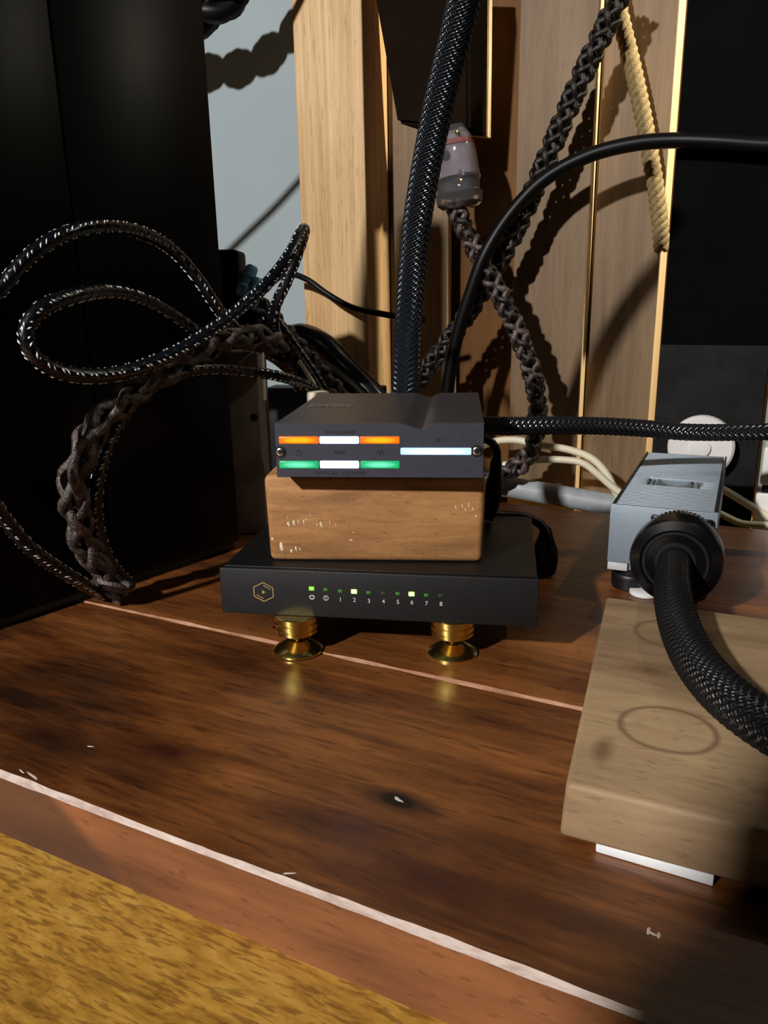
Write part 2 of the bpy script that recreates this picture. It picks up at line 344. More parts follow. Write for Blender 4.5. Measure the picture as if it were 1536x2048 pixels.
M_under = plain('plank_underside', (60, 32, 20), .8)
def plank(y0, y1, ztop, chf, top, front, edge, seed, rag=.0006, x0=-.75, x1=.75):
    "plank with a hand-worn front arris: rows of vertices along x, wavering chamfer"
    rnd = random.Random(seed); n = 260; V, Fc, MI = [], [], []; wob = 0
    for i in range(n+1):
        x = x0+(x1-x0)*i/n; wob = wob*.8+rnd.uniform(-1, 1)*rag; c = max(.0002, chf*(1+.18*math.sin(x*37+seed))+wob); e = max(.0002, chf*.85+wob*.6)
        for y, z in ((y1, 0), (y0, 0), (y0, ztop+.03-e), (y0+c, ztop+.03), (y1-.0006, ztop+.03), (y1, ztop+.0294)): V.append((x, y, z))
    for i in range(n):
        for k, mi in ((0, 3), (1, 1), (2, 2), (3, 0), (4, 0), (5, 3)):
            a, b_ = i*6+k, i*6+(k+1) % 6; Fc.append((a, b_, b_+6, a+6)); MI.append(mi)
    Fc += [tuple(range(6)), tuple(n*6+k for k in range(6))[::-1]]; MI += [1, 1]
    me = bpy.data.meshes.new('plank'); me.from_pydata(V, [], Fc)
    for mm in (top, front, edge, M_under): me.materials.append(mm)
    for p, mi in zip(me.polygons, MI): p.material_index = mi
    bm = bmesh.new(); bm.from_mesh(me); bmesh.ops.recalc_face_normals(bm, faces=bm.faces); bm.to_mesh(me); bm.free()
    o = bpy.data.objects.new('plank', me); COL.objects.link(o); o.parent = slab; return o
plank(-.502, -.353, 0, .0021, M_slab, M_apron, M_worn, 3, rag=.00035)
plank(-.3522, -.192, .0006, .0011, M_slab2, M_slab2, M_worn2, 5, rag=.0005)
plank(-.1905, -.010, -.0002, .0006, M_slab2, M_slab2, M_slab2, 8, rag=.0002)
# pale scratches and a splinter on the front plank
M_scr = plain('raw_scratch', (214, 196, 184), .9, bump=.5, bscale=900)
for (px, py, ln, wd, a) in ((797, 1599, .0030, .0009, -.3), (66, 1553, .006, .0007, -.2), (44, 1543, .003, .0006, -.3), (578, 1747, .003, .0006, .5), (181, 1493, .0022, .0006, .3), (1306, 1868, .0022, .0008, -.2), (1297, 1862, .0008, .0018, 0), (1317, 1871, .0008, .0014, 0)):
    x, y = tl(gz(px, py)); V = []
    rr = random.Random(int(px)); n = 9
    for i in range(n):
        t = 2*math.pi*i/n; u_, v_ = ln*math.cos(t)*rr.uniform(.5, 1), wd*math.sin(t)*rr.uniform(.5, 1.1); V.append((x+u_*math.cos(a)-v_*math.sin(a), y+u_*math.sin(a)+v_*math.cos(a), .03005))
    V += [(x, y, .0302)]; o = pm('scratch', V, [(i, (i+1) % n, n) for i in range(n)], M_scr, slab, sm=False)

# ------------------------------------------------------------------ wooden screen on the wall
screen = thing('plank_screen', 'light brown wooden screen of upright planks with a pine post', 'screen', (WO.x, WO.y, -.03), WA)
M_pine = wood('pine_post_wood', [(.34, (156, 116, 74)), (.46, (196, 156, 106)), (.56, (216, 180, 132)), (.68, (234, 204, 158))], scale=(3, 75, 75), rough=.55, bump=.3, blotch=.35, bscale=8, pores=.35, pore_col=(110, 76, 42))
M_slat = wood('plank_wood', [(.34, (78, 60, 40)), (.46, (106, 83, 56)), (.56, (124, 98, 68)), (.68, (142, 114, 80))], scale=(3, 60, 60), rough=.6, bump=.35, blotch=.45, bscale=8, pores=.3, pore_col=(70, 46, 28))
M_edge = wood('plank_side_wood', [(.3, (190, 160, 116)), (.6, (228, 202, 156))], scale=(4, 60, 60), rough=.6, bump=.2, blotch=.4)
M_backb = wood('back_board_wood', [(.3, (70, 44, 20)), (.5, (100, 66, 32)), (.7, (122, 84, 44))], scale=(3, 50, 50), rough=.6, bump=.2, blotch=.5, spec=.15)
def upright(name, s0, s1, n0, n1, mat, sidemat=None, bev=.0012, z1=.75):
    """board whose grain runs vertically: built lying along x, then stood up"""
    bm = bmesh.new(); w_ = s1-s0; d_ = n1-n0; bx(bm, 0, z1+.03, -w_/2, w_/2, -d_/2, d_/2, bev, 2)
    me = bpy.data.meshes.new(name); bmesh.ops.recalc_face_normals(bm, faces=bm.faces); bm.to_mesh(me); bm.free()
    me.materials.append(mat); me.materials.append(sidemat or mat)
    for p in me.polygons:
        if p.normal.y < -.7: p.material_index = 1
    o = bpy.data.objects.new(name, me); COL.objects.link(o); o.parent = screen
    # local x -> up, local y -> -s, local z -> out (n)  (wall frame y = -n)
    o.matrix_local = Matrix(((0, -1, 0, (s0+s1)/2), (0, 0, -1, -(n0+n1)/2), (1, 0, 0, 0), (0, 0, 0, 1)))
    return o
PN = .05
post_s = (ws(600, 400, PN), ws(731, 400, PN))
upright('post', post_s[0], post_s[1], -.02, PN, M_pine)
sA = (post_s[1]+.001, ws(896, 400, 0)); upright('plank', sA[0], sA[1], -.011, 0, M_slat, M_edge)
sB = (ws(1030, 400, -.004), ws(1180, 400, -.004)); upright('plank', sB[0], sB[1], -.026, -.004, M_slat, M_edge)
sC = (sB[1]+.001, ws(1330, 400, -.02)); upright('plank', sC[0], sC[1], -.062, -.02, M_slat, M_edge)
upright('back_board', post_s[0]+.02, sC[1]+.30, -.0735, -.0625, M_backb)
upright('back_plank', sA[1]-.02, sB[0]+.03, -.040, -.0265, M_backb)
# ------------------------------------------------------------------ black panel on the right
M_black = plain('black_panel', (8, 8, 8), .6, spec=.02, var=.2, nscale=30, bump=.1)
M_grey_pl = plain('grey_plastic', (140, 146, 140), .5)
panR = ws(1525, 840, .012)
bp_ = thing('black_board', 'tall matt black board standing at right beside the planks', 'panel', (WO+EX*sC[1]+EN*.012)[:2]+(-.03,), WA)
pl0 = ws(1345, 400, .018)-sC[1]
wid = panR-sC[1]
def pbox(name, x0, x1, y0, y1, z0, z1, mat, bev): return box(name, x0, x1, y0, y1, z0, z1, mat, bp_, bev)
zs = wp(1536, 700, .018).z+.03
bm = bmesh.new(); pv = [(pl0, 0), (wid, 0), (wid, zs), (.75, zs), (.75, .80), (pl0, .80)]  # upper part widened unseen to block the niche lamp's light
a = [bm.verts.new((x, -.006, z)) for x, z in pv]; b_ = [bm.verts.new((x, 0, z)) for x, z in pv]; bm.faces.new(a); bm.faces.new(b_[::-1])
for i in range(6): bm.faces.new((a[i], b_[i], b_[(i+1) % 6], a[(i+1) % 6]))
bmo('board', bm, M_black, bp_)
pbox('lit_lower_part', pl0, wid-.0004, -.0075, -.006, 0, (wp(1400, 690, .018).z)+.03, plain('lit_board_black', (34, 34, 35), .65, var=.25, nscale=50, spec=.05), .0005)  # lighter sheet puts the faint light on the lower board into colour
gb = thing('grey_strip', 'narrow grey upright strip at the right edge beyond the black board', 'strip', (WO+EX*(panR+.001)+EN*.006)[:2]+(-.03,), WA)
box('strip', 0, .45, -.004, .006, 0, wp(1532, 722, .006).z+.03, M_grey_pl, gb, .001)

# ------------------------------------------------------------------ black speaker on the left
SA, SB = Vector((-.238, .398)), Vector((-.109, .562)); sdir = (SB-SA).normalized(); sang = math.atan2(sdir.y, sdir.x)
spk = thing('black_speaker', 'large gloss black loudspeaker cabinet at left behind looping cables', 'speaker', (SA.x, SA.y, 0), sang)
M_gloss = plain('gloss_black', (6, 6, 7), .38, var=.1, spec=.12)
sl = (SB-SA).length
box('cabinet', -.0, sl, .0015, .046, .006, .385, M_gloss, spk, .003)
box('side_panel', .004, sl*.47, 0, .002, .02, .375, M_gloss, spk, .0006)
box('side_panel', sl*.475, sl-.003, 0, .002, .02, .375, M_gloss, spk, .0006)
box('plinth', .004, sl-.004, .004, .042, 0.0004, .0065, plain('plinth_black', (8, 8, 8), .5), spk, .001)

# ================================================================== STACK: switch, block, isolator
# ------------------------------------------------------------------ network switch on brass feet
SL, SR = Vector((-.0878, .3849)), Vector((.0764, .3582)); SWA = math.atan2(SR.y-SL.y, SR.x-SL.x); SWM = (SL+SR)/2; SWW = (SR-SL).length
sw = thing('network_switch', 'flat black eight port network switch with green lights on brass feet', 'switch', (SWM.x, SWM.y, 0), SWA); SWO = ((SWM.x, SWM.y, 0), SWA)
M_swf = plain('black_anodised', (15, 16, 19), .48, var=.15, nscale=300, bump=.35, bscale=2500, spec=.5)
M_swc = plain('black_case', (12, 12, 13), .42, var=.15, nscale=200, bump=.2, bscale=2000)
hw = SWW/2; ZB, ZT = .022, .0475
box('case', -hw+.0006, hw-.0006, .0016, .116, ZB+.0003, ZT-.0008, M_swc, sw, .0008)
box('front_panel', -hw, hw, 0, .0018, ZB, ZT, M_swf, sw, .0005, seg=3)
box('lid', -hw+.0012, hw-.0012, .0045, .1155, ZT-.0009, ZT, M_swc, sw, .0003)
M_gold = plain('gold_print', (206, 172, 104), .35, metal=.6, var=.05)
M_wht = plain('white_print', (214, 218, 222), .6, var=.02)
cx, cz = face(SWO, 527, 1184)
R6 = face(SWO, 546, 1184)[0]-cx; Hh = R6*1.02
hexo = [(0, Hh), (R6, Hh*.48), (R6, -Hh*.48), (0, -Hh), (-R6, -Hh*.48), (-R6, Hh*.48)]
pol = [seg2(*hexo[i], *hexo[(i+1) % 6], .00045) for i in range(6)]
pol += [seg2(.0002, Hh*.72, R6*.74, Hh*.30, .0004), seg2(-.0002, -Hh*.72, -R6*.74, -Hh*.30, .0004)]
lg = flatpoly('hexagon_logo', pol, M_gold, sw, (cx, 0, cz), label='gold hexagon logo')
flatpoly('logo_arrow', [[(-.0007, .0011), (.0011, 0), (-.0007, -.0011)]], M_gold, lg, (0, 0, 0))
M_g1 = emit('led_green', (120, 235, 40), 1.3, core=(170, 255, 90)); M_g2 = emit('led_bright', (150, 245, 80), 4.0, core=(235, 255, 190)); M_g0 = emit('led_dim', (70, 150, 40), .55); M_gd = emit('led_off', (70, 84, 70), .35)
leds = [(623, 1177, M_g1, 1.35), (651, 1179, M_g0, 1), (680, 1182, M_g0, 1), (708, 1183, M_g2, 1.45), (737, 1185, M_g0, 1), (766, 1186, M_gd, 1), (795, 1187, M_g0, 1), (823, 1188, M_g2, 1.45), (852, 1190, M_g0, 1), (881, 1191, M_gd, 1)]
lab = ['P', 'I', '1', '2', '3', '4', '5', '6', '7', '8']
for (px, py, mt, s), t in zip(leds, lab):
    x, z = face(SWO, px, py); s *= .00105
    box('led_light', x-s, x+s, -.00035, .0004, z-s*.78, z+s*.78, mt, sw, .0003)
    x, z = face(SWO, px+1, py+17)
    if t == 'P': flatpoly('power_symbol', arc(.0009, .0014, 120, 420, 20)+[seg2(0, .0003, 0, .0014, .0004)], M_wht, sw, (x, 0, z))
    elif t == 'I': flatpoly('alert_symbol', arc(.0011, .0014, 0, 360, 22)+[seg2(0, -.0008, 0, .0008, .00035)], M_wht, sw, (x, 0, z))
    else: text('port_number', t, .0032, M_wht, sw, (x, -.0001, z))
M_brass = plain('polished_brass', (236, 208, 120), .23, metal=1.0, var=.06, nscale=80)
def foot(x, y):
    pr = [(.0112, ZB), (.0118, ZB-.0004), (.0118, ZB-.0030), (.0110, ZB-.0034), (.0110, ZB-.0040), (.0117, ZB-.0044), (.0117, ZB-.0066), (.0108, ZB-.0070), (.0108, ZB-.0076), (.0113, ZB-.0080), (.0112, ZB-.0098), (.0098, ZB-.0108), (.0042, ZB-.0134), (.0018, ZB-.0160)]
    V, Q = lathe(pr, 96, knurl=(1, 10, .006)); ft = pm('foot', V, Q, M_brass, sw, ang=30); ft.location = (x, y, 0)
    V, Q = lathe([(.0128, .0002), (.0133, .0006), (.0133, .0016), (.0126, .0023), (.0052, .0066), (.0046, .0067), (.0040, .0062), (.0022, .0058)], 64); pm('spike_disc', V, Q, M_brass, ft, ang=30)
def swl(p): q = p-Vector((SWM.x, SWM.y, 0)); return q.x*math.cos(SWA)+q.y*math.sin(SWA), -q.x*math.sin(SWA)+q.y*math.cos(SWA)
f1 = swl(gz(597, 1301)); f2 = swl(gz(905, 1307)); foot(*f1); foot(*f2); foot(f1[0], .098); foot(f2[0], .098)

# ------------------------------------------------------------------ wooden block
BL, BR = Vector((-.0621, .3944)), Vector((.0517, .385)); BA = math.atan2(BR.y-BL.y, BR.x-BL.x); BM = (BL+BR)/2; bw = (BR-BL).length/2
M_block = wood('tan_block_wood', [(.34, (122, 82, 46)), (.45, (156, 110, 65)), (.54, (177, 128, 78)), (.66, (198, 152, 100))], scale=(16, 110, 110), rough=.65, bump=.5, blotch=.4, bscale=26, pores=.6, pore_col=(116, 78, 44))
BH = .0474
BMO = ((BM.x, BM.y, ZT), BA)
blk = thing('wood_block', 'tan wooden block with pale chips between the switch and the isolator', 'block', BMO[0], BA)
bm = bmesh.new(); bx(bm, -bw, bw, 0, .125, 0, BH, .0034, 4)
for v in bm.verts: v.co.x *= 1+.02*(v.co.z/BH)
bmo('block', bm, M_block, blk)
M_chip = plain('raw_chip', (232, 216, 190), .9, bump=.8, bscale=900)
rr = random.Random(5)
chips = [(577, 1048, 3, 6), (588, 1046, 3, 8), (597, 1043, 1.5, 7), (608, 1045, 2, 7), (612, 1040, 1.5, 4), (634, 1049, 1.5, 4), (642, 1049, 2.6, 8), (660, 1045, 1.2, 5), (563, 1093, 4, 13), (545, 1078, 4, 3), (583, 1102, 3, 4), (592, 1097, 2, 6), (600, 1098, 1.5, 5), (702, 1080, 5, 2), (707, 1065, 1.5, 2), (672, 1050, 1.2, 4), (912, 1015, 1.4, 6), (925, 1012, 1.3, 5), (938, 1010, 1.4, 7), (946, 1018, 1.2, 5), (931, 1020, 1.1, 4), (952, 1032, 1.3, 4), (620, 1030, 1, 5), (575, 1035, 1, 4)]
pxm = .39/1538
for (px, py, a, b_) in chips:
    x, z = face(BMO, px, py); n = 8; V = [(x+a*pxm*math.cos(6.283*i/n)*rr.uniform(.6, 1.1)+b_*pxm*math.sin(6.283*i/n)*.15, -.00005, z-b_*pxm*math.sin(6.283*i/n)*rr.uniform(.6, 1.1)) for i in range(n)]+[(x, -.0003, z)]
    pm('chip', V, [(i, (i+1) % n, n) for i in range(n)], M_chip, blk, sm=False)

# ------------------------------------------------------------------ signal isolator
_a, _b = gz(553, 955.5, .0969), gz(968, 957.5, .0969); DL, DR = Vector(_a[:2]), Vector(_b[:2]); DA = math.atan2(DR.y-DL.y, DR.x-DL.x); DM = (DL+DR)/2; dw = (DR-DL).length/2
DZ = ZT+BH; DVO = ((DM.x, DM.y, DZ), DA)
dev = thing('network_isolator', 'grey metal network isolator with glowing coloured bars on the wood block', 'audio device', DVO[0], DA)
M_dev = plain('slate_metal', (66, 66, 72), .42, metal=.55, var=.08, nscale=300, bump=.15, bscale=3000)
M_devf = plain('slate_fascia', (78, 79, 92), .42, metal=.45, var=.08, nscale=300, bump=.15, bscale=3000)
z0, z1 = .0020, .0020+.0276
g0 = face(DVO, 800, 850)[0]; g1 = face(DVO, 842, 850)[0]; g2 = face(DVO, 866, 850)[0]; gd = .0027
def prof(inset):
    P = [(-dw+inset, z0+inset), (dw-inset, z0+inset), (dw-inset, z1-inset), (g2+.0006, z1-inset), (g2-.001, z1-inset-.0005)]
    for i in range(0, 9):
        t = i/8; P.append((g1+(g2-.0015-g1)*(1-t)*.55+(.0)*t, z1-inset-gd*math.sin(math.pi/2*(.45+.55*t))))
    for i in range(1, 9):
        t = i/8; P.append((g1+(g0-g1)*t, z1-inset-gd*.5*(1+math.cos(math.pi*t))))
    P += [(-dw+inset, z1-inset)]; return P
def extr(name, secs, mat, parent):
    n = len(secs[0][1]); V, Q = [], []
    for y, P in secs: V += [(x, y, z) for x, z in P]
    for s in range(len(secs)-1):
        for i in range(n): a, b_ = s*n+i, s*n+(i+1) % n; Q.append((a, b_, b_+n, a+n))
    Q += [tuple(range(n)), tuple((len(secs)-1)*n+i for i in range(n))[::-1]]
    me = bpy.data.meshes.new(name); me.from_pydata(V, [], Q); bm = bmesh.new(); bm.from_mesh(me); bmesh.ops.recalc_face_normals(bm, faces=bm.faces); bpy.data.meshes.remove(me)
    return bmo(name, bm, mat, parent, ang=25)
extr('front_panel', [(0.0003, prof(.0003)), (0, prof(.0006)), ][::-1]+[(.0032, prof(.0003))], M_devf, dev)
extr('case', [(.0032, prof(.0006)), (.0036, prof(.0003)), (.128, prof(.0003)), (.1284, prof(.0007))], M_dev, dev)
for fx in (-dw+.012, dw-.012):
    for fy in (.02, .11):
        V, Q = lathe([(.004, 0), (.0045, .0004), (.0045, .0024)], 24); o = pm('rubber_foot', V, Q, M_swc, dev); o.location = (fx, fy, 0)
M_or = emit('orange_light', (255, 112, 0), 1.15, core=(255, 190, 8)); M_wl = emit('white_light', (190, 215, 255), 2.6, core=(255, 255, 255)); M_gr = emit('green_light', (10, 190, 110), 1.0, core=(120, 255, 205)); M_wl2 = emit('cool_white_light', (160, 205, 235), 1.9, core=(250, 255, 255))
def bar(x0, x1, y0, y1, mt, label):
    a = face(DVO, x0, y1); b_ = face(DVO, x1, y0)
    box('light_bar', a[0], b_[0], -.0006, .0008, a[1], b_[1], mt, dev, .0007, seg=3, label=label)
for (x0, x1) , (ma, la), (mb, lb) in (((558, 637), (M_or, 'orange glowing bar'), (M_gr, 'green glowing bar')), ((639, 718), (M_wl, 'white glowing bar'), (M_wl, 'white glowing bar')), ((720, 799), (M_or, 'orange glowing bar'), (M_gr, 'green glowing bar'))):
    bar(x0, x1, 872.5, 887.5, ma, la); bar(x0+1, x1, 921.5, 936.5, mb, lb)
bar(801, 943, 895.5, 909.5, M_wl2, 'long white glowing bar')
M_steel = plain('bright_steel', (200, 200, 200), .25, metal=1.0)
M_dark = plain('dark_recess', (8, 8, 9), .6); M_print = plain('dark_print', (30, 30, 36), .6)
for px, py in ((561, 904), (954, 902)):
    x, z = face(DVO, px, py); V, Q = lathe([(.0030, -.001), (.0030, .00025), (.0024, .00025)], 28, axis='Y'); rg = pm('screw_recess', V, Q, M_dark, dev); rg.location = (x, 0, z)
    V, Q = lathe([(.0021, -.001), (.0021, .0006), (.0016, .0009), (.0009, .0009), (.0008, .0004)], 24, axis='Y'); pm('screw', V, Q, M_steel, rg)
    V, Q = lathe([(.0008, .0), (.0008, .00075)], 6, axis='Y'); pm('screw_socket', V, Q, M_dark, rg)
x, z = face(DVO, 680, 865); text('front_lettering', 'STANDARD', .0026, M_print, dev, (x, -.0001, z), space=1.15)
x, z = face(DVO, 681, 946.5); text('front_lettering', 'OPTICAL ISOLATED', .0026, M_print, dev, (x, -.0001, z), space=1.15)
x, z = face(DVO, 680, 905); text('front_lettering', 'GND', .0026, M_print, dev, (x, -.0001, z))
x, z = face(DVO, 597, 906); flatpoly('power_symbol', arc(.0012, .0016, 120, 420, 18)+[seg2(0, .0002, 0, .0018, .0004)], M_print, dev, (x, 0, z))
x, z = face(DVO, 760, 905); flatpoly('link_symbol', [seg2(-.0018, -.0012, -.0008, .0012, .0004), seg2(-.0008, .0012, .0002, -.0012, .0004), seg2(.0000, -.0012, .0008, .0012, .0004), seg2(.0008, .0012, .0018, -.0012, .0004)], M_print, dev, (x, 0, z))
x, z = face(DVO, 877, 880); flatpoly('sun_symbol', arc(0.0001, .0007, 0, 360, 12)+[seg2(.0009*math.cos(a), .0009*math.sin(a), .0014*math.cos(a), .0014*math.sin(a), .0003) for a in [k*math.pi/4 for k in range(8)]], M_print, dev, (x, 0, z))
p = gz(664, 811, DZ+z1); q = p-Vector(DVO[0]); lx = q.x*math.cos(DA)+q.y*math.sin(DA); ly = -q.x*math.sin(DA)+q.y*math.cos(DA)
text('top_lettering', 'SilentPower', .0088, plain('pale_print', (128, 124, 118), .5), dev, (lx, ly, z1), rot=(0, 0, 0), extrude=.00008, sx=.62, sy=1.7)

# ================================================================== RIGHT SIDE
# ------------------------------------------------------------------ grey power filter with big plug
GA = math.radians(-25); GO = ((.1411, .4621, 0), GA); GW, GZ0, GZ1, GL = .0620, .0150, .0575, .185
pf = thing('power_filter', 'grey ribbed metal power filter box with a round black plug', 'power filter', GO[0], GA)
M_gm = plain('grey_painted_metal', (142, 154, 166), .45, metal=.3, var=.06, nscale=400, bump=.2, bscale=3500)
M_gm2 = plain('pale_lip_metal', (196, 196, 198), .5, var=.1, nscale=300, bump=.3)
M_rub = plain('black_rubber', (12, 12, 13), .45)
box('end_plate', 0, GW, 0, .003, GZ0+.0052, GZ1+.0004, M_gm, pf, .0006)
box('end_lip', .0004, .0125, .0002, .003, GZ0, GZ0+.005, M_gm2, pf, .0003)
box('body', .0006, GW-.0006, .003, GL, GZ0, GZ1-.0030, M_gm, pf, .0005)
for x0 in (.0003, GW-.0018): box('side_trim', x0, x0+.0015, .003, GL, GZ0+.01, GZ1-.0002, plain('trim_black', (22, 22, 24), .4), pf, .0003)
bm = bmesh.new(); pk0, pk1, px0, px1 = .066, .088, .0165, .0455   # pocket in the ribs
y = .0046; k = 0
while y < GL-.002:
    if pk0-.0005 < y < pk1: bx(bm, .0024, px0-.0025, y-.0011, y+.0011, GZ1-.0032, GZ1-.0002, .0007, 2); bx(bm, px1+.0025, GW-.0024, y-.0011, y+.0011, GZ1-.0032, GZ1-.0002, .0007, 2)
    else: bx(bm, .0024, GW-.0024, y-.0011, y+.0011, GZ1-.0032, GZ1-.0002, .0007, 2)
    y += .0037
bmo('ribs', bm, M_gm, pf, kind='stuff')
bm = bmesh.new()
for sx, xa in ((-1, px0), (1, px1)):
    for d, hh in ((0, .0024), (.0032, .0030)):
        bx(bm, xa+sx*d-.0008, xa+sx*d+.0008, pk0+.002+d*.8, pk1-.002-d*.8, GZ1-.0032, GZ1-.0032+hh, .0006, 2)
bmo('pocket_rim', bm, M_gm, pf)
V, Q = [], []; n = 16
for j in range(2):
    for i in range(n+1):
        t = i/n*2-1; V.append((px0+.0035+(px1-px0-.007)*i/n, (pk0+.0008, pk1-.0012)[j], GZ1-.0030+.0024*t*t))
for i in range(n): Q.append((i, i+1, i+n+2, i+n+1))
pm('pocket_scoop', V, Q, plain('scoop_metal', (150, 158, 164), .25, metal=.6), pf)
for fx in (.0135, GW-.0135):
    for fy in (.014, GL-.02):
        V, Q = lathe([(.0105, 0), (.0118, .0012), (.0122, .0085), (.0118, .0105), (.0108, .0113), (.0104, .0113), (.0104, GZ0)], 36); o = pm('rubber_foot', V, Q, M_rub, pf); o.location = (fx, fy, 0)
# plug
PLX, PLZ = face(GO, 1350, 1127, -.034)
plx = PLX; plz = face(GO, 1350, 1103, -.012)[1]
M_plug = plain('black_plug_plastic', (8, 8, 9), .24, var=.1); M_plug2 = plain('plug_dish', (24, 25, 28), .4)
plug = bpy.data.objects.new('plug', None); COL.objects.link(plug); plug.parent = pf; plug.location = (plx, 0, PLZ); plug.empty_display_size = .01
box('flange', -.0178, .0178, -.004, .0, -.0190, .0190, M_plug, plug, .0015)
V, Q = lathe([(.0232, .0038), (.0240, .0044), (.0240, .0130), (.0232, .0136)], 120, axis='Y', knurl=(1, 2, -.03)); pm('knurled_ring', V, Q, M_plug, plug, ang=20)
V, Q = lathe([(.0222, .0134), (.0236, .0142), (.0240, .0155), (.0240, .0165)], 72, axis='Y'); pm('chrome_ring', V, Q, plain('ring_steel', (150, 150, 150), .2, metal=1.0), plug)
V, Q = lathe([(.0238, .0163), (.0256, .0175), (.0256, .0300), (.0246, .0326), (.0196, .0340), (.0188, .0338), (.0184, .0325)], 80, axis='Y'); pm('cap', V, Q, M_plug, plug, ang=28)
V, Q = lathe([(.0186, .0322), (.0178, .0330), (.0168, .0330), (.0160, .0322), (.0125, .0318), (.0110, .0335)], 72, axis='Y'); pm('dish', V, Q, M_plug2, plug, ang=28)
# white puck below the plug
wd = thing('white_pad', 'small white pad on the slab under the round black plug', 'pad', gz(1288, 1190)[:2]+(0,), GA)
V, Q = lathe([(.0085, .0007), (.009, .0012), (.009, .003), (.0082, .0036)], 32); pm('pad', V, Q, plain('white_plastic', (226, 226, 228), .5, var=.03), wd)
M_core = plain('sleeve_core', (6, 6, 7), .6); M_mesh = plain('black_nylon', (22, 24, 28), .24, var=.1, spec=.9)
pc = Vector(GO[0])+Vector((plx*math.cos(GA)+.030*math.sin(GA), plx*math.sin(GA)-.030*math.cos(GA), PLZ+.001)); pc2 = Vector(GO[0])+Vector((plx*math.cos(GA)+.046*math.sin(GA), plx*math.sin(GA)-.046*math.cos(GA), PLZ+.0005))
sleeved('power_cable', 'thick black sleeved cable curving from the round plug over the board', [pc, pc2, gz(1347, 1200, .0385), gz(1366, 1270, .0372), gz(1405, 1340, .0372), gz(1462, 1400, .0372), gz(1536, 1452, .0372), gz(1640, 1505, .0372), gz(1640, 1505, .0372)+Vector((.07, -.045, 0)), gz(1640, 1505, .0372)+Vector((.19, -.12, .002))],   .0086, .0086, 22, .042, M_core, plain('matt_black_nylon', (13, 13, 15), .42, var=.1, spec=.35))

# ------------------------------------------------------------------ wooden board with ring stains and white shim
DBA = math.radians(-25); DBO = ((.0592, .2240, 0), DBA)
def bdl(px, py):
    q = gz(px, py, .0255)-Vector(DBO[0]); return q.x*math.cos(DBA)+q.y*math.sin(DBA), -q.x*math.sin(DBA)+q.y*math.cos(DBA)
r1 = bdl(1336, 1458); r1r = (bdl(1432, 1480)[0]-bdl(1236, 1445)[0])/2; r2 = bdl(1345, 1268); r2r = r2[0]-bdl(1268, 1262)[0]
st1 = bdl(1297, 1340); st2 = bdl(1205, 1500)
M_board = wood('grey_tan_wood', [(.32, (110, 88, 64)), (.45, (146, 119, 89)), (.56, (166, 138, 104)), (.70, (186, 158, 120))], scale=(9, 80, 80), rough=.62, bump=.35, blotch=.5, bscale=14, pores=.35, pore_col=(96, 74, 52),
               rings=[(r1[0], r1[1], r1r, .12, (96, 70, 46), .75), (r2[0], r2[1], r2r, .12, (100, 74, 48), .65)], spots=[(st1[0], st1[1], .012, .008, (112, 82, 54), .9), (st2[0], st2[1], .005, .012, (122, 92, 64), .7)])
brd = thing('wood_board', 'thick greyish brown wooden board with ring stains at right', 'board', (DBO[0][0], DBO[0][1], 0), DBA)
bm = bmesh.new(); bx(bm, 0, .33, 0, .176, .0042, .0255, .0020, 3)
for v in bm.verts:
    v.co.x -= .085*v.co.y
    if v.co.z < .012: v.co.x -= .0022*(1-v.co.z/.012)
bmo('board', bm, M_board, brd)
s0 = gz(1190, 1706, .0); s1 = gz(1426, 1776, .0)
M_white = plain('white_shim', (236, 238, 240), .45, var=.02)
shm = thing('white_strip', 'short white plastic strip sticking out under the board', 'strip', tuple(s0), math.atan2(s1.y-s0.y, s1.x-s0.x))
box('strip', 0, (s1-s0).length, .0003, .15, .0001, .0041, M_white, shm, .0006)

# ================================================================== THINGS ON THE WALL
M_cream = plain('cream_plastic', (226, 216, 190), .5, var=.05)
M_whitep = plain('white_plug_plastic', (232, 230, 226), .45, var=.03)
# hanging dark wooden power strip
M_dwood = wood('dark_box_wood', [(.3, (17, 11, 6)), (.5, (26, 17, 10)), (.7, (36, 24, 14))], scale=(4, 50, 50), rough=.8, bump=.2, spec=.04)
fb = [wp(793, 246, .048), wp(938, 262, .048), wp(938, -90, .062), wp(733, -90, .062)]
base = fb[0].copy(); hb = thing('power_strip', 'dark wooden power strip hanging at the top behind the thick cable', 'power strip', tuple(base))
bk = Vector((.454*.042+.006, .891*.042, 0))
def hexa(name, q, back, mat, bev):
    bm = bmesh.new(); a = [bm.verts.new(v-base) for v in q]; b_ = [bm.verts.new(v-base+back) for v in q]
    bm.faces.new(a); bm.faces.new(b_[::-1])
    for i in range(4): bm.faces.new((a[i], b_[i], b_[(i+1) % 4], a[(i+1) % 4]))
    bmesh.ops.recalc_face_normals(bm, faces=bm.faces); bmesh.ops.bevel(bm, geom=list(bm.edges), offset=bev, segments=3, affect='EDGES')
    return bmo(name, bm, mat, hb)
hexa('body', fb, bk*.8, M_dwood, .003)
fb2 = [v+bk*.82 for v in fb]; hexa('back_plate', fb2, bk*.18, M_edge, .0008)
